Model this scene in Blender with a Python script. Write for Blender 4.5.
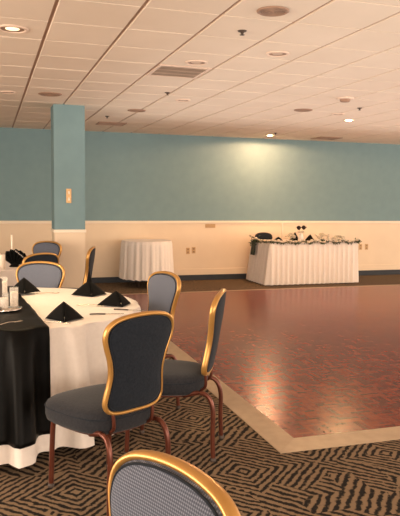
import bpy, bmesh, math, random
from math import sin, cos, pi, radians, sqrt
from mathutils import Vector, Matrix, noise
random.seed(7)
for o in list(bpy.data.objects): bpy.data.objects.remove(o)
SC = bpy.context.scene
COL = SC.collection
D = bpy.data

# ---------------------------------------------------------------- camera
def unit(v): return v.normalized()
def pix(px, py): return unit(Vector((px-200, py-258, 652.0)))
yd = pix(-12, 197); xd = pix(2219, 222); xd = unit(xd-yd*xd.dot(yd)); zd = xd.cross(yd)
if zd.y > 0: zd = -zd
camd = D.cameras.new('camera'); cam = D.objects.new('camera', camd); COL.objects.link(cam)
def to_w(c): return Vector((xd.dot(c), yd.dot(c), zd.dot(c)))
cx, cy, cz = to_w(Vector((1,0,0))), to_w(Vector((0,-1,0))), to_w(Vector((0,0,-1)))
M = Matrix((cx, cy, cz)).transposed().to_4x4(); M.translation = (0, 0, 1.5)
cam.matrix_world = M
camd.sensor_fit = 'HORIZONTAL'; camd.sensor_width = 36; camd.lens = 652/400*36; camd.clip_start = .05
SC.camera = cam

# ---------------------------------------------------------------- world, lights, exposure
CEIL = 2.667; WALL = 11.5
w = D.worlds.new('world'); SC.world = w; w.use_nodes = True
bg = w.node_tree.nodes['Background']; bg.inputs[0].default_value = (1.0, .80, .64, 1); bg.inputs[1].default_value = 1.9
SC.view_settings.view_transform = 'Standard'; SC.view_settings.look = 'None'
SC.view_settings.exposure = 0.40; SC.view_settings.gamma = 1; SC.view_settings.use_curve_mapping = False

def spot(x, y, power, ang=110, blend=.8, size=.06, tgt=None, colr=(1.0, .70, .38), z=CEIL-.03):
    l = D.lights.new('downlight', 'SPOT'); l.energy = power; l.color = colr; l.spot_size = radians(ang); l.spot_blend = blend; l.shadow_soft_size = size
    o = D.objects.new('downlight', l); COL.objects.link(o); o.location = (x, y, z)
    if tgt: o.rotation_euler = (Vector(tgt)-o.location).to_track_quat('-Z', 'Y').to_euler()
    return o
LIT = [(4.79, 10.80), (4.92, 8.34)]
def area(name, loc, tgt, sx, sy, power, colr):
    l = D.lights.new(name, 'AREA'); l.shape = 'RECTANGLE'; l.size = sx; l.size_y = sy; l.energy = power; l.color = colr
    o = D.objects.new(name, l); COL.objects.link(o); o.location = loc
    o.rotation_euler = (Vector(tgt)-Vector(loc)).to_track_quat('-Z', 'Y').to_euler(); return o
area('ceiling_fill', (7.1, 2.6, 1.75), (7.1, 2.6, 3), 11.4, 13.6, 225, (1.0, .95, .86))  # added upward fill hanging in mid-air to even out the ceiling, no real fixture
area('fill_panel', (3, -4.8, 1.4), (3.5, 6, 1.2), 12, 2.2, 330, (1.0, .86, .72))  # added fill panel behind the camera, stands for no known window
area('fill_panel', (12.9, 4.5, 1.4), (3, 7.5, 1.2), 11, 2.2, 230, (1.0, .82, .66))  # unseen fill added off the right side, not a real window
area('fill_panel', (-4.4, 5.5, 1.4), (3, 7.5, 1.2), 9, 2.0, 420, (1.0, .82, .66))  # added panel out of view on the left, brightens the cloths
spot(4.84, 10.86, 105, 178, .15, .06, colr=(1.0, .50, .25))
spot(4.92, 8.34, 165, 178, .15, .05, colr=(1.0, .62, .28))
spot(.18, 4.79, 90, 100, .9, .09, colr=(1.0, .74, .42))        # the wide light at the top left, over the round table

# ---------------------------------------------------------------- materials
def mat(name, base, rough=.6, metal=0, spec=.5, sheen=0, alpha=None, trans=0, emit=None):
    m = D.materials.new(name); m.use_nodes = True; b = m.node_tree.nodes['Principled BSDF']
    b.inputs['Base Color'].default_value = (*base, 1); b.inputs['Roughness'].default_value = rough
    b.inputs['Metallic'].default_value = metal; b.inputs['Specular IOR Level'].default_value = spec
    b.inputs['Sheen Weight'].default_value = sheen; b.inputs['Transmission Weight'].default_value = trans
    if emit: b.inputs['Emission Color'].default_value = (*emit[0], 1); b.inputs['Emission Strength'].default_value = emit[1]
    return m
class NT:
    def __init__(s, m): s.t = m.node_tree; s.b = s.t.nodes['Principled BSDF']
    def n(s, typ, **k):
        nd = s.t.nodes.new(typ)
        for a, v in k.items(): setattr(nd, a, v)
        return nd
    def l(s, a, b): s.t.links.new(a, b)
    def m(s, op, a, b=None, c=None):
        nd = s.n('ShaderNodeMath', operation=op)
        for i, v in enumerate((a, b, c)):
            if v is None: continue
            if isinstance(v, (int, float)): nd.inputs[i].default_value = v
            else: s.l(v, nd.inputs[i])
        return nd.outputs[0]
    def noise(s, scale, detail=3, vec=None, rough=.5):
        nd = s.n('ShaderNodeTexNoise'); nd.inputs['Scale'].default_value = scale; nd.inputs['Detail'].default_value = detail; nd.inputs['Roughness'].default_value = rough
        if vec is not None: s.l(vec, nd.inputs['Vector'])
        return nd.outputs['Fac']
    def ramp(s, fac, stops):
        nd = s.n('ShaderNodeValToRGB'); e = nd.color_ramp.elements
        while len(e) < len(stops): e.new(.5)
        for q, (p, c) in zip(e, stops): q.position = p; q.color = (*c, 1)
        s.l(fac, nd.inputs[0]); return nd.outputs[0]
    def pos(s): return s.n('ShaderNodeNewGeometry').outputs['Position']
    def objc(s): return s.n('ShaderNodeTexCoord').outputs['Object']
    def bump(s, h, strength=.3, dist=.005):
        nd = s.n('ShaderNodeBump'); nd.inputs['Strength'].default_value = strength; nd.inputs['Distance'].default_value = dist
        s.l(h, nd.inputs['Height']); s.l(nd.outputs[0], s.b.inputs['Normal'])
def mottled(name, c1, c2, scale, rough=.7, bump=.1, spec=.4, sheen=0, metal=0, detail=3):
    m = mat(name, c1, rough, metal, spec, sheen); n = NT(m); f = n.noise(scale, detail, n.objc())
    n.l(n.ramp(f, [(.3, c1), (.7, c2)]), n.b.inputs['Base Color'])
    if bump: n.bump(f, bump, .004)
    return m

M_teal = mottled('teal_wall', (.175, .275, .30), (.19, .295, .32), 6, .75, .08, .3)
M_cream = mottled('cream_wall', (.76, .60, .43), (.80, .64, .46), 3, .5, .03, .4)
M_rail = mottled('cream_trim', (.84, .72, .57), (.88, .76, .6), 5, .4, 0)
M_navy = mottled('navy_base', (.02, .024, .032), (.03, .034, .042), 20, .6, .1)
M_tile = mottled('ceiling_tile', (.79, .66, .54), (.83, .70, .58), 2.2, .85, 0, .2)
n = NT(M_tile); sp = n.noise(150, 2, n.objc()); n.bump(sp, .25, .002)
M_grid = mottled('ceiling_grid', (.42, .26, .18), (.46, .29, .20), 9, .6, 0)
M_white = mottled('white_linen', (.80, .72, .65), (.84, .76, .69), 40, .85, .06, .2, .2)
M_linen2 = mottled('skirt_linen', (.77, .68, .61), (.81, .72, .65), 40, .8, .06, .2, .2)
M_black = mottled('black_satin', (.0022, .002, .0018), (.004, .0035, .003), 30, .45, .05, .10)
M_napkin = mottled('black_napkin_cloth', (.0025, .0025, .0025), (.005, .005, .005), 60, .85, .15, .12, .02)
M_gold = mottled('gold_frame', (.50, .26, .07), (.62, .34, .10), 9, .32, 0, .6, 0, .55)
M_bronze = mottled('bronze_leg', (.11, .030, .018), (.16, .046, .025), 12, .3, 0, .6, 0, .5)
M_fabout = mottled('charcoal_fabric', (.011, .015, .022), (.018, .023, .032), 90, .9, .25, .12, .08)
M_steel = mat('steel', (.75, .68, .58), .2, 1)
M_knifeh = mat('dark_handle', (.05, .04, .035), .35)
M_brass = mottled('brass_plate', (.50, .30, .13), (.58, .36, .17), 10, .4, 0, .5, 0, .4)
M_socket = mat('socket_brown', (.25, .14, .06), .5)
M_trim = mottled('fixture_trim', (.74, .56, .45), (.78, .6, .48), 8, .45, 0)
M_baffle = mottled('fixture_baffle', (.30, .18, .12), (.36, .22, .15), 12, .5, 0)
M_lens = mottled('fixture_lens', (.55, .40, .31), (.60, .44, .34), 12, .4, 0)
M_lamp = mat('lit_lamp', (1, .8, .5), .4, emit=((1.0, .72, .36), 26))
M_dark = mottled('dark_metal', (.05, .035, .028), (.08, .055, .04), 20, .5, 0)
M_wood = mottled('table_wood', (.22, .13, .07), (.28, .17, .09), 9, .5, .1)
M_leaf = mottled('leaf_green', (.035, .06, .015), (.10, .13, .045), 25, .6, .1)
M_stem = mat('stem_green', (.06, .08, .03), .6)
M_petal = mottled('petal_white', (.80, .70, .55), (.86, .78, .64), 30, .7, .1)
M_wax = mat('candle_wax', (.85, .74, .60), .5)
M_wick = mat('wick', (.03, .02, .02), .8)
M_glass = mat('clear_glass', (.95, .92, .88), .04, spec=.8); M_glass.node_tree.nodes['Principled BSDF'].inputs['Alpha'].default_value = .22
M_mirror = mat('mirror', (.75, .68, .62), .06, 1)
M_bead = mat('bead', (.5, .45, .4), .2, .6)
M_bloom = mottled('dark_bloom', (.012, .008, .008), (.03, .015, .012), 40, .8, .2)
M_vase = mottled('white_vase', (.78, .72, .66), (.82, .76, .7), 10, .3, 0)

# patterned chair fabric: blue grey with a grid of small pale dots
M_fabin = mat('dotted_fabric', (.1, .11, .14), .85, 0, .2, .1); n = NT(M_fabin)
oc = n.objc(); sxyz = n.n('ShaderNodeSeparateXYZ'); n.l(oc, sxyz.inputs[0])
ua = n.m('MULTIPLY', n.m('ADD', sxyz.outputs[0], sxyz.outputs[2]), 2*pi/.0125); va = n.m('MULTIPLY', n.m('SUBTRACT', sxyz.outputs[0], sxyz.outputs[2]), 2*pi/.0125)
dots = n.m('MAXIMUM', n.m('MULTIPLY', n.m('ADD', n.m('MULTIPLY', n.m('SINE', ua), n.m('SINE', va)), n.m('MULTIPLY', n.noise(200, 2, oc), .5)), .9), 0)
dots.node.use_clamp = True
mx = n.n('ShaderNodeMix', data_type='RGBA'); n.l(dots, mx.inputs[0])
mx.inputs[6].default_value = (.070, .082, .115, 1); mx.inputs[7].default_value = (.23, .25, .315, 1)
n.l(mx.outputs[2], n.b.inputs['Base Color']); n.bump(n.noise(300, 2, oc), .3, .002)
M_seat = mottled('seat_fabric', (.018, .019, .023), (.028, .029, .034), 90, .9, .25, .12, .12)

# carpet
M_carpet = mat('carpet', (.1, .07, .04), .95, 0, .15); n = NT(M_carpet); P = n.pos()
wn = n.n('ShaderNodeTexNoise'); wn.inputs['Scale'].default_value = 14; wn.inputs['Detail'].default_value = 2; n.l(P, wn.inputs['Vector'])
sx = n.n('ShaderNodeSeparateXYZ'); n.l(P, sx.inputs[0]); wx = n.n('ShaderNodeSeparateColor'); n.l(wn.outputs['Color'], wx.inputs[0])
X = n.m('ADD', sx.outputs[0], n.m('MULTIPLY', n.m('SUBTRACT', wx.outputs[0], .5), .035))
Y = n.m('ADD', sx.outputs[1], n.m('MULTIPLY', n.m('SUBTRACT', wx.outputs[1], .5), .035))
CELL = .92
def tri(v, off, c): # distance to the nearest cell centre
    return n.m('ABSOLUTE', n.m('SUBTRACT', n.m('MULTIPLY', n.m('FRACT', n.m('DIVIDE', n.m('SUBTRACT', v, off-c/2), c)), c), c/2))
u = tri(X, .40, CELL); v = tri(Y, 3.25, CELL)
dm = n.m('ADD', u, v)                                   # diamonds around each centre
st = n.m('SINE', n.m('MULTIPLY', dm, 2*pi/.056))
# second motif: chevrons breaking across big cells
ce = n.n('ShaderNodeTexVoronoi'); ce.inputs['Scale'].default_value = 2.6; ce.inputs['Randomness'].default_value = .6; ce.distance = 'MANHATTAN'; n.l(P, ce.inputs['Vector'])
cc = n.n('ShaderNodeSeparateColor'); n.l(ce.outputs['Color'], cc.inputs[0])
sgn = n.m('SUBTRACT', n.m('MULTIPLY', n.m('GREATER_THAN', cc.outputs[1], .5), 2), 1)
st2 = n.m('SINE', n.m('MULTIPLY', n.m('ADD', X, n.m('MULTIPLY', n.m('MULTIPLY', Y, sgn), .8)), 2*pi/.062))
sel = n.m('MULTIPLY', n.m('GREATER_THAN', cc.outputs[0], .42), n.m('GREATER_THAN', dm, .30))
mixv = n.m('ADD', n.m('MULTIPLY', st, n.m('SUBTRACT', 1, sel)), n.m('MULTIPLY', st2, sel))
br = n.m('MULTIPLY', n.m('SUBTRACT', n.noise(26, 3, P, .7), .5), 4.6)
fine = n.m('MULTIPLY', n.m('SUBTRACT', n.noise(160, 2, P, .7), .5), 2.2)
tot = n.m('ADD', mixv, n.m('ADD', br, fine))
f01 = n.m('ADD', n.m('MULTIPLY', tot, .35), .5)
n.l(n.ramp(f01, [(.34, (.013, .011, .010)), (.62, (.235, .160, .098))]), n.b.inputs['Base Color'])
n.bump(n.noise(400, 2, P), .5, .004)

# parquet
M_parq = mat('parquet', (.2, .05, .03), .3, 0, .22); n = NT(M_parq); P = n.pos()
def brick(rot, wd, ht):
    mp = n.n('ShaderNodeMapping'); mp.inputs['Rotation'].default_value = (0, 0, rot); n.l(P, mp.inputs['Vector'])
    b = n.n('ShaderNodeTexBrick'); n.l(mp.outputs[0], b.inputs['Vector']); b.inputs['Scale'].default_value = 1
    b.inputs['Brick Width'].default_value = wd; b.inputs['Row Height'].default_value = ht; b.inputs['Mortar Size'].default_value = .0012
    b.inputs['Color1'].default_value = (0, 0, 0, 1); b.inputs['Color2'].default_value = (1, 1, 1, 1); b.inputs['Mortar'].default_value = (.1, .1, .1, 1)
    return b
b1 = brick(0, .15, .03); b2 = brick(pi/2, .15, .03)
ck = n.n('ShaderNodeTexChecker'); ck.inputs['Scale'].default_value = 1/.152; n.l(P, ck.inputs['Vector'])
mx = n.n('ShaderNodeMix', data_type='RGBA'); 
s2 = n.n('ShaderNodeSeparateXYZ'); n.l(P, s2.inputs[0])
chk = n.m('MODULO', n.m('ADD', n.m('FLOOR', n.m('DIVIDE', s2.outputs[0], .15)), n.m('FLOOR', n.m('DIVIDE', s2.outputs[1], .15))), 2)
n.l(chk, mx.inputs[0]); n.l(b1.outputs['Color'], mx.inputs[6]); n.l(b2.outputs['Color'], mx.inputs[7])
big = n.noise(1.1, 3, P)
val = n.m('ADD', n.m('MULTIPLY', mx.outputs[2], .38), n.m('MULTIPLY', n.noise(22, 3, P, .6), .5))
n.l(n.ramp(val, [(.12, (.075, .009, .005)), (.42, (.165, .021, .008)), (.72, (.28, .050, .016))]), n.b.inputs['Base Color'])
n.l(n.m('ADD', .23, n.m('MULTIPLY', big, .03)), n.b.inputs['Roughness'])
n.bump(n.noise(14, 2, P, .5), .16, .006)
M_edge = mottled('oak_edge', (.40, .29, .19), (.47, .345, .23), 12, .45, .05)

# ---------------------------------------------------------------- mesh helpers
def link(name, bm, m, parent=None, smooth=True, kind=None, recalc=True):
    if recalc: bmesh.ops.recalc_face_normals(bm, faces=bm.faces)
    me = D.meshes.new(name); bm.to_mesh(me); bm.free()
    for p in me.polygons: p.use_smooth = smooth
    mats = m if isinstance(m, (list, tuple)) else [m]
    for k in mats: me.materials.append(k)
    o = D.objects.new(name, me); COL.objects.link(o)
    if parent: o.parent = parent
    if kind: o['kind'] = kind
    return o
def box(bm, x0, x1, y0, y1, z0, z1, bev=0):
    r = bmesh.ops.create_cube(bm, size=1, matrix=Matrix.Translation(((x0+x1)/2, (y0+y1)/2, (z0+z1)/2)) @ Matrix.Diagonal((x1-x0, y1-y0, z1-z0, 1)))
    if bev:
        es = list({e for v_ in r['verts'] for e in v_.link_edges})
        bmesh.ops.bevel(bm, geom=es, offset=bev, segments=2, affect='EDGES', profile=.5)
def lathe(bm, prof, seg=32, c=(0, 0, 0), caps=True):
    rings = []
    for r, z in prof:
        if r < 1e-6: rings.append([bm.verts.new((c[0], c[1], c[2]+z))])
        else: rings.append([bm.verts.new((c[0]+r*cos(2*pi*i/seg), c[1]+r*sin(2*pi*i/seg), c[2]+z)) for i in range(seg)])
    for a, b in zip(rings, rings[1:]):
        for i in range(seg):
            j = (i+1) % seg
            q = [a[i % len(a)], a[j % len(a)], b[j % len(b)], b[i % len(b)]]
            q2 = []
            for v_ in q:
                if v_ not in q2: q2.append(v_)
            if len(q2) > 2: bm.faces.new(q2)
    if caps:
        for rg in (rings[0], rings[-1]):
            if len(rg) > 2: bm.faces.new(rg)
def spline(pts, n_=6, closed=False):
    P_ = [Vector(p) for p in pts]; N = len(P_); out = []
    rng = range(N if closed else N-1)
    for i in rng:
        g = (lambda k: P_[k % N]) if closed else (lambda k: P_[max(0, min(N-1, k))])
        p0, p1, p2, p3 = g(i-1), g(i), g(i+1), g(i+2)
        for k in range(n_):
            t = k/n_
            out.append(.5*((2*p1)+(-p0+p2)*t+(2*p0-5*p1+4*p2-p3)*t*t+(-p0+3*p1-3*p2+p3)*t**3))
    if not closed: out.append(P_[-1])
    return out
def tube(bm, pts, r, seg=10, closed=False, ref=Vector((0, 1, 0)), ry=None):
    ry = ry or r; N = len(pts); rings = []
    for i, p in enumerate(pts):
        a = pts[(i-1) % N] if closed or i else pts[0]; b = pts[(i+1) % N] if closed or i < N-1 else pts[-1]
        t = (b-a).normalized(); s = t.cross(ref)
        if s.length < 1e-3: s = t.cross(Vector((1, 0, 0)))
        s.normalize(); u_ = s.cross(t).normalized()
        rings.append([bm.verts.new(p+s*r*cos(2*pi*k/seg)+u_*ry*sin(2*pi*k/seg)) for k in range(seg)])
    for i in range(N if closed else N-1):
        a, b = rings[i], rings[(i+1) % N]
        for k in range(seg): bm.faces.new((a[k], a[(k+1) % seg], b[(k+1) % seg], b[k]))
    if not closed: bm.faces.new(rings[0]); bm.faces.new(rings[-1])
def empty(name, loc=(0, 0, 0), rz=0):
    o = D.objects.new(name, None); COL.objects.link(o); o.location = loc; o.rotation_euler = (0, 0, rz); o.empty_display_size = .1; return o
def tag(o, label, cat, group=None, kind=None):
    o['label'] = label; o['category'] = cat
    if group: o['group'] = group
    if kind: o['kind'] = kind
    return o
def copy_tree(o, parent=None):
    c = o.copy(); COL.objects.link(c)
    if parent: c.parent = parent
    for ch in [q for q in D.objects if q.parent == o]: copy_tree(ch, c)
    return c

# ---------------------------------------------------------------- setting
X0, X1, Y0 = -4.5, 13.0, -5.0
bm = bmesh.new(); box(bm, X0, X1, Y0, WALL, -.1, 0); link('floor', bm, M_carpet, kind='structure', smooth=False)
bm = bmesh.new(); box(bm, X0, X1, WALL, WALL+.15, 0, 1.08); box(bm, X0, X1, WALL, WALL+.15, 1.08, CEIL+.1)
o = link('wall_back', bm, [M_cream, M_teal], kind='structure', smooth=False)
for p in o.data.polygons:
    if p.center.z > 1.09 or (p.center.z > 1.0799 and p.index > 5): p.material_index = 1
bm = bmesh.new(); box(bm, X0-.15, X0, Y0, WALL+.15, 0, 1.08); box(bm, X0-.15, X0, Y0, WALL+.15, 1.08, CEIL+.1)
o = link('wall_left', bm, [M_cream, M_teal], kind='structure', smooth=False)
for p in o.data.polygons:
    if p.index > 5: p.material_index = 1
# ceiling: grid plate with tegular tiles standing a little below it
TX, TY = .505, .535; OX, OY = .41, 3.98
bm = bmesh.new(); box(bm, X0, X1, Y0, WALL, CEIL, CEIL+.12)
HOLES = []
o = link('ceiling', bm, M_grid, kind='structure', smooth=False)
bm = bmesh.new(); G = .011; GY = .0055; Hh = .0095
i0 = int((X0-OX)/TX)-1; i1 = int((X1-OX)/TX)+1; j0 = int((Y0-OY)/TY)-1; j1 = int((WALL-OY)/TY)+1
VENT = (2, 3)
for i in range(i0, i1+1):
    for j in range(j0, j1+1):
        xa, xb = max(X0, OX+i*TX+G), min(X1, OX+(i+1)*TX-G); ya, yb = max(Y0, OY+j*TY+GY), min(WALL, OY+(j+1)*TY-GY)
        if xb-xa < .02 or yb-ya < .02: continue
        if (i, j) == VENT: continue
        dz = random.uniform(0, .0012)
        z0 = CEIL-Hh-dz; z1 = CEIL; s_ = .004
        v = [bm.verts.new(q) for q in ((xa, ya, z1), (xb, ya, z1), (xb, yb, z1), (xa, yb, z1), (xa+s_, ya+s_, z0), (xb-s_, ya+s_, z0), (xb-s_, yb-s_, z0), (xa+s_, yb-s_, z0))]
        for q in ((4, 7, 6, 5), (0, 4, 5, 1), (1, 5, 6, 2), (2, 6, 7, 3), (3, 7, 4, 0)): bm.faces.new([v[k] for k in q])
o = link('ceiling', bm, M_tile, kind='structure', smooth=False, recalc=False); 
ZT = CEIL-.0107  # underside of the tiles
# column
CX0, CX1, CY0, CY1 = .79, 1.175, 8.38, 8.76
bm = bmesh.new(); box(bm, CX0, CX1, CY0, CY1, 0, 1.08); box(bm, CX0, CX1, CY0, CY1, 1.08, CEIL)
o = link('wall_column', bm, [M_cream, M_teal], kind='structure', smooth=False)
for p in o.data.polygons:
    if p.index > 5: p.material_index = 1
# chair rail, wainscot base ledge, dark base
bm = bmesh.new(); box(bm, X0, X1, WALL-.02, WALL, 1.055, 1.105, .006); box(bm, X0, X1, WALL-.032, WALL, 1.088, 1.10, .004); link('trim_1', bm, M_rail, kind='structure', smooth=False)
bm = bmesh.new(); box(bm, CX0-.012, CX1+.012, CY0-.012, CY1+.012, 1.06, 1.10, .005); link('trim_2', bm, M_rail, kind='structure', smooth=False)
bm = bmesh.new(); box(bm, X0, X1, WALL-.016, WALL, .10, .215, .006); link('trim_3', bm, M_cream, kind='structure', smooth=False)
bm = bmesh.new(); box(bm, X0, X1, WALL-.024, WALL, 0, .10, .004); link('baseboard_back', bm, M_navy, kind='structure', smooth=False)
bm = bmesh.new(); box(bm, CX0-.012, CX1+.012, CY0-.012, CY1+.012, 0, .10, .004); link('baseboard_column', bm, M_navy, kind='structure', smooth=False)

# dance floor
df = tag(empty('dance_floor', (1.63, 3.42, 0)), 'glossy red-brown parquet dance floor with a pale wooden edge, laid on the carpet', 'dance floor')
DX, DY, BW = 8.2, 6.62, .165
bm = bmesh.new(); box(bm, BW, DX-BW, BW, DY-BW, 0, .018); link('parquet_panel', bm, M_parq, df, False)
def edge(a, b, c, d_):  # outer a,b inner c,d
    bm = bmesh.new(); v = [bm.verts.new((*p, 0)) for p in (a, b, c, d_)]
    v2 = [bm.verts.new((a[0], a[1], .004)), bm.verts.new((b[0], b[1], .004)), bm.verts.new((*c, .019)), bm.verts.new((*d_, .019))]
    for q in ((v[0], v[1], v2[1], v2[0]), (v[1], v[2], v2[2], v2[1]), (v[2], v[3], v2[3], v2[2]), (v[3], v[0], v2[0], v2[3]), tuple(v2), tuple(v)): bm.faces.new(q)
    link('edge_ramp', bm, M_edge, df, False)
edge((0, 0), (DX, 0), (DX-BW, BW), (BW, BW)); edge((0, DY), (0, 0), (BW, BW), (BW, DY-BW)); edge((DX, DY), (0, DY), (BW, DY-BW), (DX-BW, DY-BW)); edge((DX, 0), (DX, DY), (DX-BW, DY-BW), (DX-BW, BW))

# ---------------------------------------------------------------- ceiling fittings
def fixture(x, y, r, lit=False, label='', cat='ceiling light', group=None, inner=None):
    t = tag(empty('recessed_light', (x, y, ZT)), label, cat, group)
    bm = bmesh.new(); lathe(bm, [(r, 0), (r*.985, -.006), (r*.86, -.011), (r*.74, -.006), (r*.74, 0)], 36, caps=False); link('trim_ring', bm, M_trim, t)
    bm = bmesh.new(); lathe(bm, [(r*.745, -.0035), (r*.6, -.002), (r*.5, -.0012), (0, -.001)], 36, caps=False); link('baffle', bm, inner or M_baffle, t)
    bm = bmesh.new()
    if lit: lathe(bm, [(r*.5, -.002), (r*.5, -.012), (r*.3, -.022), (0, -.026)], 24)
    else: lathe(bm, [(r*.45, -.0015), (r*.42, -.004), (r*.2, -.006), (0, -.006)], 24)
    link('bulb', bm, M_lamp if lit else M_lens, t)
fixture(.18, 4.79, .11, label='wide ceiling light with a pale rim at the top left corner, over the round table')
D.objects['bulb'].active_material = mat('dim_lamp', (1, .85, .65), .4, emit=((1.0, .78, .5), 1.0))
fixture(2.2, 4.84, .095, label='off ceiling light with a bright rim, just below the large round one at top centre')
fixture(1.70, 5.39, .10, label='off ceiling light right beside the square air vent')
fixture(2.19, 7.45, .09, label='small off ceiling light between the air vent and the back wall')
fixture(.23, 7.63, .09, label='small off ceiling light on the left, in front of the blue column')
fixture(4.46, 7.84, .09, label='small off ceiling light just left of the lit one over the dance floor')
fixture(4.79, 10.80, .085, True, 'lit ceiling light close to the back wall, throwing a glow on the blue wall')
fixture(4.92, 8.34, .085, True, 'lit ceiling light over the dance floor, brightest spot at the right')
def grille(x, y, r, label, m=M_lens):
    t = tag(empty('ceiling_speaker', (x, y, ZT)), label, 'speaker')
    bm = bmesh.new(); lathe(bm, [(r, 0), (r, -.006), (r*.88, -.012), (r*.8, -.008), (r*.8, 0)], 36, caps=False); link('rim', bm, M_trim if m is not M_baffle else M_baffle, t)
    bm = bmesh.new()
    for k in range(6):
        rr = r*.8*(k+1)/6; lathe(bm, [(rr, -.004), (rr, -.009), (rr-.006, -.009), (rr-.006, -.004)], 36, caps=False)
    lathe(bm, [(r*.8, -.003), (0, -.003)], 36, caps=False); link('grille', bm, m, t)
grille(1.68, 3.78, .10, 'large round brown ceiling speaker at the top edge', M_baffle)
grille(.68, 7.59, .13, 'brown round ceiling speaker just in front of the blue column', M_baffle)
grille(3.86, 7.67, .12, 'brown round ceiling speaker left of the smoke detector', M_baffle)
grille(1.88, 8.55, .12, 'faint brown round ceiling speaker right of the blue column top', M_baffle)
t = tag(empty('smoke_detector', (3.85, 6.62, ZT)), 'round smoke detector on the ceiling, above the lit light over the dance floor', 'smoke detector')
bm = bmesh.new(); lathe(bm, [(.10, 0), (.10, -.012), (.085, -.016), (0, -.016)], 32, caps=False); link('base', bm, M_trim, t)
bm = bmesh.new(); lathe(bm, [(.06, -.015), (.058, -.035), (.045, -.045), (0, -.047)], 24, caps=False); link('sensor_head', bm, M_baffle, t)
def sprinkler(x, y, label):
    t = tag(empty('sprinkler_head', (x, y, ZT)), label, 'sprinkler')
    bm = bmesh.new(); lathe(bm, [(.032, 0), (.028, -.006), (.012, -.01), (.012, -.018), (0, -.018)], 20, caps=False); link('escutcheon', bm, M_dark, t)
    bm = bmesh.new(); lathe(bm, [(.006, -.018), (.006, -.026), (.018, -.027), (.018, -.029), (0, -.03)], 16, caps=False)
    link('deflector', bm, M_dark, t)
sprinkler(1.68, 4.29, 'dark sprinkler head on the ceiling between the two topmost round fittings')
sprinkler(1.88, 7.0, 'dark sprinkler head between the air vent and the small off light behind it')
sprinkler(4.42, 7.24, 'dark sprinkler head right of the smoke detector')
sprinkler(4.74, 10.45, 'sprinkler head just in front of the lit light by the back wall')
sprinkler(1.62, 9.3, 'sprinkler head near the back wall, right of the blue column')
# air vent in tile cell
t = tag(empty('air_vent', (OX+VENT[0]*TX+TX/2, OY+VENT[1]*TY+TY/2, CEIL)), 'square louvred air vent set in one tile of the ceiling', 'vent')
a, b = TX/2-.012, TY/2-.012
bm = bmesh.new()
for q in ((-a, a, -b, -b+.03), (-a, a, b-.03, b), (-a, -a+.03, -b+.03, b-.03), (a-.03, a, -b+.03, b-.03)): box(bm, *q, -.014, 0, .002)
link('frame', bm, M_trim, t, False)
bm = bmesh.new(); box(bm, -a+.03, a-.03, -b+.03, b-.03, -.002, 0); link('backing', bm, M_dark, t, False)
for k in range(9):
    y = -b+.055+k*(2*b-.11)/8
    bm = bmesh.new(); r_ = bmesh.ops.create_cube(bm, size=1, matrix=Matrix.Translation((0, y, -.008)) @ Matrix.Rotation(radians(35), 4, 'X') @ Matrix.Diagonal((2*a-.062, .03, .0025, 1)))
    link('louvre', bm, M_lens if k % 3 else M_trim, t, False)
def slot(x0, x1, y0, y1, label):
    t = tag(empty('slot_vent', ((x0+x1)/2, (y0+y1)/2, ZT)), label, 'vent'); hx, hy = (x1-x0)/2, (y1-y0)/2
    bm = bmesh.new()
    for q in ((-hx, hx, -hy, -hy+.02), (-hx, hx, hy-.02, hy), (-hx, -hx+.02, -hy+.02, hy-.02), (hx-.02, hx, -hy+.02, hy-.02)): box(bm, *q, -.012, 0)
    link('frame', bm, M_baffle, t, False)
    bm = bmesh.new(); box(bm, -hx+.02, hx-.02, -hy+.02, hy-.02, -.003, 0); link('backing', bm, M_dark, t, False)
    for k in range(3):
        y = -hy+(k+1)*(2*hy)/4; bm = bmesh.new(); box(bm, -hx+.02, hx-.02, y-.006, y+.006, -.011, -.004); link('slat', bm, M_baffle, t, False)
slot(5.75, 6.2, 10.7, 11.1, 'long dark ceiling vent at the right, close to the back wall')
slot(1.62, 2.05, 10.0, 10.35, 'long dark ceiling vent just behind the top of the blue column')

# ---------------------------------------------------------------- wall fittings
def outlet(x, z, label, group=None):
    t = tag(empty('wall_outlet', (x, WALL, z)), label, 'outlet', group)
    bm = bmesh.new(); box(bm, -.036, .036, -.008, 0, -.058, .058, .003); link('plate', bm, M_brass, t, False)
    for s in (-1, 1):
        bm = bmesh.new(); box(bm, -.018, .018, -.0105, -.007, s*.026-.017, s*.026+.017, .002); link('socket', bm, M_socket, t, False)
outlet(3.50, .55, 'left brass outlet of the pair between the two white tables')
outlet(3.61, .56, 'right brass outlet of the pair between the two white tables')
outlet(7.14, .58, 'left brass outlet of the pair right of the long flower table')
outlet(7.28, .58, 'right brass outlet of the pair right of the long flower table')
t = tag(empty('wall_vent', (3.93, WALL, 1.01)), 'small brass grille on the cream wall just under the rail', 'vent')
bm = bmesh.new(); box(bm, -.1, .1, -.01, 0, -.035, .035, .003); link('frame', bm, M_brass, t, False)
for k in range(3):
    bm = bmesh.new(); box(bm, -.085, .085, -.014, -.009, -.023+k*.019, -.015+k*.019); link('slat', bm, M_socket, t, False)
t = tag(empty('light_switch', (.97, CY0, 1.525)), 'tall brass switch plate on the blue column', 'switch')
bm = bmesh.new(); box(bm, -.032, .032, -.012, 0, -.09, .09, .003); link('plate', bm, M_brass, t, False)
for s in (-1, 1):
    bm = bmesh.new(); box(bm, -.01, .01, -.022, -.011, s*.04-.018, s*.04+.018, .003); link('toggle', bm, M_rail, t, False)

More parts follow.
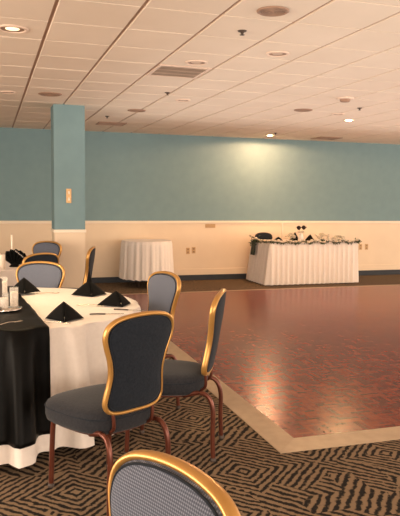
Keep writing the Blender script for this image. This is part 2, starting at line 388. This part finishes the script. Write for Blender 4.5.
# ---------------------------------------------------------------- tables
def fold(th, n1, ph):
    q = .6*sin(n1*th+ph+.8*sin(3*th+ph))+.4*sin(round(n1*1.6)*th+ph*2.3)
    q = max(-1, min(1, q*1.5)); return .5+.5*sin(q*pi/2)
def cloth_pt(R, zt, zh, n1, amp, ph, th, r=None, t=None, off=0, bulge=None):
    if r is not None: return Vector((r*cos(th), r*sin(th), zt+off))
    f = fold(th, n1, ph); a = amp
    rr = R+off+.012*min(1, t*12)+a*(t**.6)*(f-.4)+.02*t+(BUL(th)*t-DENT(th)*max(0, min(1, (t-.06)*2.4)) if bulge else 0)
    z = zt+off-(zt-zh-.02*f*t)*t
    if t < .04: z = zt+off-(1-cos(t/.04*pi/2))*.02
    return Vector((rr*cos(th), rr*sin(th), z))
def round_cloth(R, zt, zh, n1, amp, ph, seg=288, bulge=None):
    bm = bmesh.new(); rings = [[bm.verts.new((0, 0, zt))]]
    for r in (.25*R, .5*R, .75*R, .97*R): rings.append([bm.verts.new(cloth_pt(R, zt, zh, n1, amp, ph, 2*pi*i/seg, r=r)) for i in range(seg)])
    for t in (0, .012, .025, .04, .08, .14, .22, .32, .44, .56, .68, .8, .9, 1): rings.append([bm.verts.new(cloth_pt(R, zt, zh, n1, amp, ph, 2*pi*i/seg, t=t, bulge=bulge)) for i in range(seg)])
    for i in range(seg): bm.faces.new((rings[0][0], rings[1][i], rings[1][(i+1) % seg]))
    for a, b in zip(rings[1:], rings[2:]):
        for i in range(seg): bm.faces.new((a[i], b[i], b[(i+1) % seg], a[(i+1) % seg]))
    return bm
def round_table(name, x, y, R, label):
    t = tag(empty(name, (x, y, 0)), label, 'table')
    bm = bmesh.new(); lathe(bm, [(0, .725), (R-.01, .725), (R, .735), (R, .748), (R-.005, .753), (0, .753)], 64, caps=False); link('tabletop', bm, M_wood, t)
    for k in range(4):
        a = pi/4+k*pi/2; bm = bmesh.new(); p = Vector((cos(a)*R*.6, sin(a)*R*.6, 0)); tube(bm, [p+Vector((0, 0, .725)), p+Vector((0, 0, .36)), p*1.08], .014); link('leg', bm, M_dark, t)
    return t
NX, NY, NR = .08, 4.62, .925; ZTOP = .76
round_table('round_table', NX, NY, .91, 'large round banquet table in the left foreground, under white and black cloths')
bul = lambda th: .15*math.exp(-((((th-radians(-96)+pi) % (2*pi))-pi)/.24)**2)
BUL = bul
def gau(th, deg, wd): return math.exp(-((((th-radians(deg)+pi) % (2*pi))-pi)/wd)**2)
DENT = lambda th: .46*gau(th, 66, .42)+.28*gau(th, -5, .34)   # pressed in by the seats of the chairs pushed under
bm = round_cloth(NR, ZTOP, .05, 21, .17, .9, bulge=bul)
o = link('tablecloth', bm, M_white, kind=None); o.location = (NX, NY, 0)
tag(o, 'floor-length white cloth on the large round table in the left foreground', 'tablecloth', 'white round tablecloths')
# black runner across the left part of the near table
def runner():
    bm = bmesh.new(); U = 44; grid = []
    e0 = Vector((.315-NX, 3.70-NY, 0)); e1 = Vector((.20-NX, 5.30-NY, 0)); dr = (e1-e0).normalized(); nr = Vector((-dr.y, dr.x, 0))  # nr points left
    if nr.x > 0: nr = -nr
    off = .006
    for iu in range(U+1):
        u_ = iu/U*1.02
        base = e0+nr*u_
        # intersection of the line base+s*dr with the rim circle
        bq = base.dot(dr); cq = base.length_squared-NR**2; disc = bq*bq-cq
        if disc < .0: disc = 0
        s0 = -bq-sqrt(disc); s1 = -bq+sqrt(disc)
        col = []
        def hang(th, t, front):
            p = cloth_pt(NR, ZTOP, .05, 21, .17, .9, th, t=t, off=off+.004, bulge=bul)
            return p
        pa = base+dr*s0; tha = math.atan2(pa.y, pa.x); pb = base+dr*s1; thb = math.atan2(pb.y, pb.x)
        for t in (.865, .83, .78, .7, .6, .5, .4, .3, .2, .14, .08, .04, .025, .012, 0):
            q = hang(tha, t, 1)
            q = q+Vector((cos(tha), sin(tha), 0))*(.004*sin(iu*.9)*t)
            col.append(q)
        for k in range(1, 24):
            s = s0+(s1-s0)*k/24; q = base+dr*s
            wz = .0028*sin(q.x*19+q.y*9)+.0026*sin(q.y*23-q.x*14)
            col.append(Vector((q.x, q.y, ZTOP+off+.0045+wz)))
        for t in (0, .04, .14, .3, .5, .7, .85): col.append(hang(thb, t, 0))
        grid.append([bm.verts.new(q) for q in col])
    for a, b in zip(grid, grid[1:]):
        for k in range(len(a)-1): bm.faces.new((a[k], a[k+1], b[k+1], b[k]))
    return bm
o = link('table_overlay', runner(), M_black); o.location = (NX, NY, 0)
tag(o, 'black satin overlay hanging over the left side of the large foreground table', 'table overlay')
sm = o.modifiers.new('thickness', 'SOLIDIFY'); sm.thickness = .002; sm.offset = 1

T2 = (-.585, 7.35)
round_table('round_table', T2[0], T2[1], .91, 'second round banquet table at the left edge, behind the foreground one')
o = link('tablecloth', round_cloth(NR, ZTOP, .03, 15, .05, 2.0), M_white); o.location = (*T2, 0)
tag(o, 'white cloth on the second round table, cut by the left edge, behind the first chairs', 'tablecloth', 'white round tablecloths')
CT = (2.60, 11.0)
round_table('side_table', CT[0], CT[1], .41, 'small round side table against the back wall, right of the blue column')
o = link('tablecloth', round_cloth(.425, .785, .125, 20, .04, 1.0, 240), M_white); o.location = (*CT, 0)
tag(o, 'pleated white cloth on the small round table by the back wall', 'tablecloth', 'white round tablecloths')

# head table
HX0, HX1, HY0, HY1 = 4.69, 6.40, 10.44, 11.26
t = tag(empty('head_table', ((HX0+HX1)/2, (HY0+HY1)/2, 0)), 'long rectangular head table against the back wall beyond the dance floor', 'table')
hx, hy = (HX1-HX0)/2, (HY1-HY0)/2
bm = bmesh.new(); box(bm, -hx+.01, hx-.01, -hy+.01, hy-.01, .725, .752, .004); link('tabletop', bm, M_wood, t, False)
for sx_ in (-1, 1):
    for sy_ in (-1, 1):
        bm = bmesh.new(); tube(bm, [Vector((sx_*(hx-.12), sy_*(hy-.08), .725)), Vector((sx_*(hx-.12), sy_*(hy-.08), 0))], .014); link('leg', bm, M_dark, t)
bm = bmesh.new(); per = []
def seg_(a, b, nn):
    for k in range(nn): per.append((a[0]+(b[0]-a[0])*k/nn, a[1]+(b[1]-a[1])*k/nn))
seg_((-hx, -hy), (hx, -hy), 200); seg_((hx, -hy), (hx, hy), 84); seg_((hx, hy), (-hx, hy), 200); seg_((-hx, hy), (-hx, -hy), 84)
N = len(per); rings = []
nrm = []
for i, (x, y) in enumerate(per):
    a = Vector(per[i-3]); b = Vector(per[(i+3) % N]); tt = (b-a).normalized(); nrm.append(Vector((tt.y, -tt.x)))
for t_ in (0, .01, .03, .1, .25, .45, .65, .85, 1):
    rg = []
    for i, (x, y) in enumerate(per):
        s = i*.00895; f = (.5+.5*sin(2*pi*s/.105+.7*sin(s*5)))**1.6
        d = .004+.012*min(1, t_*20)+f*(.010+.045*t_)*min(1, t_*15)+(.0 if i < 284 else .05)*t_
        z = ZTOP-(.745*t_); 
        rg.append(bm.verts.new((x+nrm[i].x*d, y+nrm[i].y*d, z)))
    rings.append(rg)
for a, b in zip(rings, rings[1:]):
    for i in range(N): bm.faces.new((a[i], b[i], b[(i+1) % N], a[(i+1) % N]))
bm.faces.new(rings[0])
o = link('table_skirt', bm, M_linen2); o.location = t.location
tag(o, 'white pleated cloth and skirt on the long head table', 'tablecloth')
for p in o.data.polygons:
    if len(p.vertices) > 4: p.use_smooth = False

# ---------------------------------------------------------------- chairs
def chair_meshes():
    t = empty('banquet_chair')
    REC = math.tan(radians(9))
    def bk(x, z, d=0): return Vector((x, -.225-(z-.487)*REC+.42*x*x+d, z))
    half = [(x*.95, z) for x, z in [(0, .486), (.095, .487), (.150, .500), (.176, .535), (.174, .58), (.164, .635), (.161, .69), (.174, .755), (.196, .815), (.209, .865), (.198, .912), (.155, .943), (.085, .958)]]
    pts2 = [(x, 0, z) for x, z in half]+[(0, 0, .963)]+[(-x, 0, z) for x, z in reversed(half[1:])]
    out = spline(pts2, 4, True); N = len(out)
    bm = bmesh.new(); tube(bm, [bk(p.x, p.z) for p in out], .0105, 12, True, Vector((0, 1, 0)), .017); fr = link('back_frame', bm, M_gold, t)
    cxz = Vector((0, 0, .74))
    for side, mm, nm, lab in ((1, M_fabin, 'back_cushion', 'dotted blue-grey inner upholstery'), (-1, M_fabout, 'back_panel', 'dark charcoal outer upholstery')):
        bm = bmesh.new(); rings = []
        for s, dep in ((.975, .0), (.965, .010), (.93, .020), (.86, .026), (.7, .031), (.45, .034), (.2, .035)):
            rings.append([bm.verts.new(bk(*(lambda q: (q.x, q.z))(cxz+(p-cxz)*s), side*dep*(1 if side > 0 else .7))) for p in out])
        c_ = bm.verts.new(bk(0, .74, side*.035*(1 if side > 0 else .7)))
        for a, b in zip(rings, rings[1:]):
            for i in range(N): bm.faces.new((a[i], a[(i+1) % N], b[(i+1) % N], b[i]))
        for i in range(N): bm.faces.new((rings[-1][i], rings[-1][(i+1) % N], c_))
        q = link(nm, bm, mm, t); q['label'] = lab
        # welt between cushion and frame
        bm = bmesh.new(); tube(bm, [bk(cxz.x+(p.x)*.925, cxz.z+(p.z-cxz.z)*.945, side*(.019 if side > 0 else .014)) for p in out], .0035, 6, True); link('piping', bm, M_fabout, q)
    # seat
    bm = bmesh.new(); S = 56; rings = []
    def plan(a, k):
        c, s = cos(a), sin(a); e = .62
        x = math.copysign(abs(c)**e, c); y = math.copysign(abs(s)**e, s)
        hw = .236+.03*y
        return x*hw*k, .035+y*.245*k
    for k, z in ((.0, .378), (.6, .378), (.93, .378), (.975, .386), (1.0, .410), (1.0, .448), (.97, .470), (.90, .483), (.75, .492), (.5, .498), (.25, .500)):
        if k == 0: rings.append([bm.verts.new((0, .035, z))]); continue
        rings.append([bm.verts.new((*plan(2*pi*i/S, k), z)) for i in range(S)])
    rings.append([bm.verts.new((0, .035, .501))])
    for a, b in zip(rings, rings[1:]):
        for i in range(S):
            j = (i+1) % S; q = []
            for v_ in (a[i % len(a)], a[j % len(a)], b[j % len(b)], b[i % len(b)]):
                if v_ not in q: q.append(v_)
            bm.faces.new(q)
    seat = link('seat', bm, M_seat, t)
    bm = bmesh.new(); tube(bm, [Vector((*plan(2*pi*i/S, 1.004), .452)) for i in range(S)], .0026, 6, True, Vector((0, 0, 1))); link('piping', bm, M_fabout, seat)
    bm = bmesh.new(); tube(bm, [Vector((*plan(2*pi*i/S, .80), .369)) for i in range(S)], .010, 8, True, Vector((0, 0, 1))); link('seat_frame', bm, M_bronze, t)
    for s in (-1, 1):
        bm = bmesh.new(); tube(bm, spline([(s*.165, -.10, .369), (s*.168, -.19, .392), (s*.172, -.245, .375), (s*.176, -.275, .30), (s*.180, -.276, .15), (s*.184, -.282, .006)], 5), .0138, 10); lg = link('leg', bm, M_bronze, t)
        bm = bmesh.new(); lathe(bm, [(0, 0), (.016, 0), (.017, .004), (.016, .022), (0, .022)], 16, (s*.184, -.282, 0), False); link('foot_cap', bm, M_dark, lg)
        bm = bmesh.new(); tube(bm, spline([(s*.165, .14, .369), (s*.170, .185, .388), (s*.176, .212, .36), (s*.180, .222, .25), (s*.184, .232, .006)], 5), .0138, 10); lg = link('leg', bm, M_bronze, t)
        bm = bmesh.new(); lathe(bm, [(0, 0), (.016, 0), (.017, .004), (.016, .022), (0, .022)], 16, (s*.184, .232, 0), False); link('foot_cap', bm, M_dark, lg)
        bm = bmesh.new(); tube(bm, spline([(s*.11, -.13, .369), (s*.112, -.19, .390), (s*.116, -.222, .42), (s*.12, -.222, .492)], 5), .009, 8); link('back_bracket', bm, M_bronze, t)
    return t
ch0 = chair_meshes(); used = [False]
def chair(bx, by, ang, label):
    """bx,by: centre of the back; ang: direction the chair faces (degrees)"""
    o = ch0 if not used[0] else copy_tree(ch0)
    used[0] = True
    f = Vector((cos(radians(ang)), sin(radians(ang))))
    o.location = (bx+f.x*.26, by+f.y*.26, 0); o.rotation_euler = (0, 0, radians(ang-90))
    tag(o, label, 'chair', 'gold-framed banquet chairs'); return o
chair(.668, 2.99, 116, 'gold-framed banquet chair in the foreground showing its dark back, seat against the white tablecloth')
chair(1.27, 3.60, 153, 'banquet chair seen edge-on beside the pale corner strip of the dance floor')
chair(1.20, 4.57, 198, 'banquet chair right of the round table, only its blue-grey backrest showing before the dance floor')
chair(.325, 1.205, 202, 'nearest banquet chair, its gold backrest cut by the bottom edge')
chair(.40, 5.52, 248, 'banquet chair on the far side of the foreground table, facing the camera')
chair(.47, 6.45, 120, 'banquet chair directly behind the far side of the foreground table, dark back turned to camera')
chair(.67, 8.15, 232, 'farthest banquet chair, standing in front of the foot of the blue column')
chair(1.05, 7.15, 163, 'banquet chair seen edge-on behind the tall black napkin')

# chairs behind the head table
o = chair(5.0, 11.36, 265, 'low dark chair behind the left end of the head table')
o.scale = (.84, .9, .91); o.name = 'side_chair'; o.location.y = 11.22; del o['group']
for q in D.objects:
    if q.parent == o and q.name.startswith(('back_cushion', 'back_frame')):
        q.material_slots[0].link = 'OBJECT'; q.material_slots[0].material = M_fabout if 'cushion' in q.name else M_dark
        if 'label' in q: q['label'] = "plain dark upholstery"


# ---------------------------------------------------------------- napkins
def napkin(x, y, rz, w_, d_, h, label, z=ZTOP, name='napkin', spike=0):
    bm = bmesh.new(); A = Vector((0, 0, h))
    # pyramid fold: two swept wings meeting at a ridge, open behind
    def tri_(a, b, c, sag, n_=8):
        vs = {}
        for i in range(n_+1):
            for j in range(n_+1-i):
                u_, v_ = i/n_, j/n_; p = a*(1-u_-v_)+b*u_+c*v_
                bl = sag*(u_*v_*4+u_*(1-u_-v_)*2+v_*(1-u_-v_)*2)
                nn = (b-a).cross(c-a).normalized()
                vs[i, j] = bm.verts.new(p+nn*bl)
        for i in range(n_):
            for j in range(n_-i):
                bm.faces.new((vs[i, j], vs[i+1, j], vs[i, j+1]))
                if i+j < n_-1: bm.faces.new((vs[i+1, j], vs[i+1, j+1], vs[i, j+1]))
    L, R_, F, B = Vector((-w_/2, d_*.25, .003)), Vector((w_/2, d_*.25, .003)), Vector((w_*.06, -d_/2, .003)), Vector((0, d_/2, .003))
    tri_(A, L, F, .010); tri_(A, F, R_, .010); tri_(A, B, L, .006); tri_(A, R_, B, .006)
    if spike:
        S = Vector((0, d_*.1, h+spike)); L2, R2 = Vector((-w_*.10, 0, h*.5)), Vector((w_*.10, 0, h*.5)); F2 = Vector((0, -d_*.15, h*.4))
        tri_(S, L2, F2, .004); tri_(S, F2, R2, .004); tri_(S, R2, L2, .002)
    bmesh.ops.remove_doubles(bm, verts=bm.verts, dist=.0005)
    o = link(name, bm, M_napkin); o.location = (x, y, z+.0015); o.rotation_euler = (0, 0, rz)
    sd = o.modifiers.new('thickness', 'SOLIDIFY'); sd.thickness = .002
    tag(o, label, 'napkin', 'folded black napkins'); return o
napkin(.425, 3.97, radians(-12), .235, .18, .115, 'black pyramid napkin nearest the front edge of the foreground table')
napkin(.83, 4.42, radians(8), .25, .18, .105, 'black pyramid napkin on the right of the foreground table, behind the gold chair')
napkin(.72, 4.93, radians(-5), .27, .17, .12, 'tall black napkin in front of the chair seen edge-on', spike=.08)
napkin(.25, 5.12, radians(-10), .24, .16, .12, 'black pyramid napkin at the far left of the foreground table, before a chair', z=ZTOP+.011)

# fan napkin with a string of beads on the second table
t = tag(empty('fan_napkin', (.255, 7.2, ZTOP+.001), radians(10)), 'black fan-folded napkin with beads on the second table, beside a candle', 'napkin', None)
bm = bmesh.new(); K = 14; rows = []
for k in range(K+1):
    a = radians(20+k*125/K); zz = .012 if k % 2 else -.012
    rows.append([bm.verts.new((.02*cos(a)*0+r*cos(a)*.9, zz*r/.1, max(.001, r*sin(a)))) for r in (.0, .05, .1, .15, .18+.012*(k % 2))])
for a, b in zip(rows, rows[1:]):
    for k in range(4): bm.faces.new((a[k], a[k+1], b[k+1], b[k]))
bmesh.ops.remove_doubles(bm, verts=bm.verts, dist=.0004)
o = link('folded_cloth', bm, M_napkin, t, False); sd = o.modifiers.new('thickness', 'SOLIDIFY'); sd.thickness = .002
bm = bmesh.new(); lathe(bm, [(0, 0), (.05, 0), (.055, .006), (.03, .03), (.02, .04), (0, .04)], 20, caps=False); link('base_fold', bm, M_napkin, t)
for k in range(8):
    bm = bmesh.new(); bmesh.ops.create_uvsphere(bm, u_segments=8, v_segments=6, radius=.008, matrix=Matrix.Translation((.01+.015*k, -.035+.003*k, .17-.013*k))); link('bead', bm, M_bead, t)

# ---------------------------------------------------------------- cutlery
def knife(x, y, rz, label, z=ZTOP):
    t = tag(empty('table_knife', (x, y, z+.0015), rz), label, 'knife', 'cutlery on the foreground table')
    bm = bmesh.new(); tube(bm, spline([(-.11, 0, .005), (-.06, 0, .006), (-.01, 0, .005)], 5), .007, 8, ref=Vector((0, 0, 1)), ry=.0045); link('handle', bm, M_knifeh, t)
    bm = bmesh.new(); v = []
    for q in ((-.012, -.006), (.07, -.009), (.10, -.004), (.108, .005), (-.012, .006)): v.append(q)
    lo = [bm.verts.new((a, b, .003)) for a, b in v]; hi = [bm.verts.new((a, b, .0055)) for a, b in v]
    bm.faces.new(lo); bm.faces.new(hi)
    for k in range(5): bm.faces.new((lo[k], lo[(k+1) % 5], hi[(k+1) % 5], hi[k]))
    link('blade', bm, M_steel, t, False)
def fork(x, y, rz, label, z=ZTOP):
    t = tag(empty('table_fork', (x, y, z+.0015), rz), label, 'fork', 'cutlery on the foreground table')
    bm = bmesh.new(); tube(bm, spline([(-.10, 0, .004), (-.05, 0, .006), (.0, 0, .010), (.04, 0, .006)], 5), .005, 8, ref=Vector((0, 0, 1)), ry=.0025); link('handle', bm, M_steel, t)
    bm = bmesh.new(); box(bm, .035, .055, -.011, .011, .004, .0065, .001)
    for k in range(4): yy = -.0093+k*.0062; tube(bm, spline([(.053, yy, .005), (.075, yy, .004), (.095, yy, .007)], 4), .0013, 6)
    link('tines', bm, M_steel, t)
knife(.71, 4.09, radians(-8), 'dark-handled knife lying right of the nearest napkin')
fork(.66, 4.45, radians(-25), 'fork between the nearest napkin and the right-hand napkin')
fork(.37, 3.88, radians(-35), 'fork at the corner where the black overlay meets the white cloth', z=ZTOP)
fork(.42, 5.10, radians(5), 'fork beside the far left napkin, in front of the chair')
fork(.10, 3.86, radians(38), 'fork lying on the black overlay near its front edge', z=ZTOP+.012)
knife(.88, 4.20, radians(-30), 'knife before the right-hand napkin, close to the gold chair')

# ---------------------------------------------------------------- centrepiece on near table
t = tag(empty('mirror_tray', (.07, 4.36, ZTOP+.0185)), 'round mirror tray under the candle glasses on the black overlay', 'tray')
bm = bmesh.new(); lathe(bm, [(0, 0), (.128, 0), (.13, .003), (.13, .010), (.123, .012), (0, .010)], 48, caps=False); link('mirror', bm, M_mirror, t)
def candle_glass(x, y, r, h, hc, label):
    t = tag(empty('candle_glass', (x, y, ZTOP+.029)), label, 'candle holder', 'candle glasses on the mirror tray')
    bm = bmesh.new(); lathe(bm, [(0, 0), (r, 0), (r, h), (r-.003, h), (r-.003, .008), (0, .008)], 32, caps=False); link('glass', bm, M_glass, t)
    bm = bmesh.new(); lathe(bm, [(0, .009), (r*.86, .009), (r*.86, hc), (r*.6, hc+.003), (0, hc)], 28, caps=False); c = link('candle', bm, M_wax, t)
    bm = bmesh.new(); tube(bm, [Vector((0, 0, hc)), Vector((.001, 0, hc+.014))], .0012, 6); link('wick', bm, M_wick, c)
candle_glass(.15, 4.36, .028, .13, .10, 'clear candle glass at the right front of the mirror tray')
candle_glass(.09, 4.31, .026, .10, .07, 'clear candle glass at the left front of the mirror tray')
candle_glass(.08, 4.43, .034, .19, .16, 'taller candle glass at the back of the mirror tray')
t = tag(empty('table_sign', (.035, 4.28, ZTOP+.029), radians(-5)), 'small black framed card standing on the mirror tray at the left edge', 'sign')
bm = bmesh.new(); box(bm, -.04, .035, -.02, .02, 0, .012, .002); box(bm, -.006, .006, -.005, .005, .01, .085); link('stand', bm, M_dark, t, False)
bm = bmesh.new()
for q in ((-.04, .04, .08, .095), (-.04, .04, .185, .20), (-.04, -.026, .095, .185), (.026, .04, .095, .185)): box(bm, q[0], q[1], -.006, .006, q[2], q[3], .002)
link('frame', bm, M_dark, t, False)
bm = bmesh.new(); box(bm, -.027, .027, -.002, .002, .094, .186); link('card', bm, M_dark, t, False)
bm = bmesh.new(); lathe(bm, [(0, 0), (.022, 0), (.022, .0015), (0, .0015)], 28, caps=False)
bmesh.ops.transform(bm, matrix=Matrix.Translation((0, -.002, .14)) @ Matrix.Rotation(pi/2, 4, 'X') @ Matrix.Diagonal((1, 1.6, 1, 1)), verts=bm.verts); link('oval_print', bm, M_vase, t)
# candles on second table
def pillar(x, y, r, h, label, nm='pillar_candle'):
    t = tag(empty(nm, (x, y, ZTOP+.001)), label, 'candle')
    bm = bmesh.new(); lathe(bm, [(0, 0), (r, 0), (r, h-.004), (r-.004, h), (r*.6, h-.003), (0, h-.004)], 28, caps=False); link('wax', bm, M_wax, t)
    bm = bmesh.new(); tube(bm, [Vector((0, 0, h-.006)), Vector((.002, 0, h+.012))], .0015, 6); link('wick', bm, M_wick, t)
pillar(.125, 6.97, .034, .155, 'thick white pillar candle on the second table at the left edge')
pillar(.24, 7.42, .010, .33, 'thin tall white taper candle behind the black fan napkin', 'taper_candle')

# ---------------------------------------------------------------- head table decoration
HZ = ZTOP+.001
def rose(bm, c, r):
    for k in range(3):
        rr = r*(1-.28*k)
        for i in range(5):
            a = 2*pi*i/5+k*.6; ca, sa = cos(a), sin(a)
            p0 = c+Vector((ca*rr*.25, sa*rr*.25, -r*.3)); p1 = c+Vector((cos(a-.55)*rr, sin(a-.55)*rr, r*(.15+.25*k))); p2 = c+Vector((cos(a+.55)*rr, sin(a+.55)*rr, r*(.15+.25*k))); p3 = c+Vector((ca*rr*1.15, sa*rr*1.15, r*(.35+.25*k)))
            v = [bm.verts.new(p) for p in (p0, p1, p3, p2)]; bm.faces.new(v)
    bmesh.ops.create_icosphere(bm, subdivisions=1, radius=r*.5, matrix=Matrix.Translation(c+Vector((0, 0, r*.2))))
def leaf(bm, c, d_, up, L, W):
    d_ = d_.normalized(); s = d_.cross(up).normalized(); nn = s.cross(d_)
    pts = [c, c+d_*L*.35+s*W+nn*L*.1, c+d_*L*.75+s*W*.6+nn*L*.05, c+d_*L-nn*L*.1, c+d_*L*.75-s*W*.6+nn*L*.05, c+d_*L*.35-s*W+nn*L*.1]
    m_ = bm.verts.new(c+d_*L*.5-nn*L*.02); v = [bm.verts.new(p) for p in pts]
    for k in range(6): bm.faces.new((v[k], v[(k+1) % 6], m_))
gy = HY0-.005
gar = tag(empty('flower_garland', ((HX0+HX1)/2, gy, HZ)), 'garland of green leaves and white flowers draped along the front edge of the head table', 'garland')
path = [Vector((-hx-.03, .66, .01)), Vector((-hx-.035, .45, -.01)), Vector((-hx-.03, .22, .01)), Vector((-hx-.01, .02, .01))]
for k in range(13):
    x = -hx+.06+k*(2*hx-.1)/12; path.append(Vector((x, -.028-.012*(k % 2), -.005-.028*(1 if k % 2 else 0)+.02)))
path += [Vector((hx+.03, .02, .01)), Vector((hx+.05, .08, .02))]
pth = spline(path, 8)
bm = bmesh.new(); tube(bm, pth, .005, 6); link('vine', bm, M_stem, gar)
bm = bmesh.new()
for p in pth:
    for k in range(3):
        d_ = Vector((random.uniform(-1, 1), random.uniform(-1, .5), random.uniform(-.9, .7)))
        leaf(bm, p+Vector((0, -.012, 0)), d_, Vector((.1, .3, 1)), random.uniform(.03, .055), random.uniform(.008, .014))
for k in range(40):  # denser clumps at both ends
    e = Vector((-hx-.05+random.uniform(-.06, .03), random.uniform(.45, .85), random.uniform(-.12, .08))) if k < 28 else Vector((hx+random.uniform(-.04, .08), random.uniform(-.04, .1), random.uniform(-.05, .05)))
    leaf(bm, e, Vector((random.uniform(-1, 1), random.uniform(-1, .3), random.uniform(-1, 1))), Vector((.1, .4, 1)), .06, .015)
link('foliage', bm, M_leaf, gar, kind='stuff')
for k in range(30):
    p = pth[int((k+.5)/30*len(pth))]+Vector((random.uniform(-.01, .01), -.02, random.uniform(0, .03)))
    bm = bmesh.new(); rose(bm, p, random.uniform(.030, .045)); link('flower', bm, M_petal, gar)
# mass of white flowers on the table top
def bouquet(x, y, wdt, n_, hgt, label, grp='low white flower bunches on the head table'):
    t = tag(empty('flower_bunch', (x, y, HZ)), label, 'flowers', grp)
    bm = bmesh.new(); 
    lathe(bm, [(0, 0), (.035, 0), (.045, .02), (.04, .035), (0, .035)], 16, caps=False); link('holder', bm, M_stem, t)
    bm = bmesh.new()
    for k in range(n_):
        a = random.uniform(0, 2*pi); r = random.uniform(0, wdt/2); leaf(bm, Vector((r*cos(a), r*sin(a)*.5, random.uniform(.02, hgt*.7))), Vector((cos(a), sin(a), random.uniform(-.2, .6))), Vector((0, .1, 1)), .05, .013)
    link('foliage', bm, M_leaf, t, kind='stuff')
    for k in range(n_):
        a = random.uniform(0, 2*pi); r = sqrt(random.uniform(0, 1))*wdt/2; bm = bmesh.new()
        rose(bm, Vector((r*cos(a), r*sin(a)*.5, hgt*(1-(2*r/wdt)**2*.6)-.02)), random.uniform(.026, .038)); link('flower', bm, M_petal, t)
bouquet(5.17, 10.64, .18, 14, .17, 'leftmost white flower bunch on the head table, before the thin taper candle')
bouquet(5.80, 10.62, .24, 18, .16, 'white flower bunch right of the vase with black blooms')
bouquet(6.12, 10.62, .26, 16, .12, 'rightmost low white flower bunch on the head table')
# centre vase with two dark blooms
t = tag(empty('flower_vase', (5.36, 10.62, HZ)), 'white vase with two round black blooms at the middle of the head table', 'vase')
bm = bmesh.new(); lathe(bm, [(0, 0), (.035, 0), (.05, .04), (.045, .09), (.028, .13), (.034, .15), (.03, .15), (.024, .13), (0, .12)], 24, caps=False); link('vase', bm, M_vase, t)
for k, (x, z) in enumerate(((-.045, .245), (.055, .25))):
    bm = bmesh.new(); tube(bm, [Vector((x*.2, 0, .12)), Vector((x, 0, z))], .003, 6); link('stem', bm, M_stem, t)
    bm = bmesh.new(); rose(bm, Vector((x, 0, z)), .052); bmesh.ops.create_icosphere(bm, subdivisions=2, radius=.036, matrix=Matrix.Translation((x, 0, z))); q = link('bloom', bm, M_bloom, t); q['label'] = 'round black bloom'
for k in range(8):
    a = k*pi/4; bm = bmesh.new(); rose(bm, Vector((.05*cos(a), .05*sin(a), .165+.015*(k % 2))), .024); link('flower', bm, M_petal, t)
# dark napkins and hanging drape
napkin(5.03, 10.86, 0, .20, .12, .075, 'low black napkin on the head table, right of the dark chair top', z=HZ)
napkin(5.36, 10.86, 0, .20, .12, .16, 'tall black napkin left of the vase on the head table', z=HZ)
napkin(5.64, 10.80, 0, .20, .12, .12, 'tall black napkin right of the vase on the head table', z=HZ)
t = tag(empty('hanging_ribbon', (HX0-.045, 11.04, HZ), -pi/2), 'dark green ribbon hanging down the left end of the head table', 'ribbon')
bm = bmesh.new(); grid = []
for k in range(13):
    s = k/12; y = -.028*min(1, s*6)+.05*(1-min(1, s*6)); z = .012-.30*max(0, s-.08)
    grid.append([bm.verts.new((x, y+.006*sin(x*60+s*3)-.022*s, z)) for x in [-.10+.20*i/8 for i in range(9)]])
for a, b in zip(grid, grid[1:]):
    for i in range(8): bm.faces.new((a[i], a[i+1], b[i+1], b[i]))
M_drape = mottled('dark_green_cloth', (.018, .035, .030), (.03, .05, .04), 20, .6, .1)
o = link('drape', bm, M_drape, t); sd = o.modifiers.new('thickness', 'SOLIDIFY'); sd.thickness = .003
bm = bmesh.new()
for s in (-1, 1):
    tube(bm, spline([(0, -.03, 0), (s*.05, -.045, .03), (s*.075, -.045, 0), (s*.05, -.045, -.025), (0, -.03, 0)], 5), .008, 8, ry=.003)
link('bow', bm, M_drape, t)

pillar(5.13, 10.92, .011, .36, 'thin white taper candle rising behind the flowers of the head table', 'taper_candle')
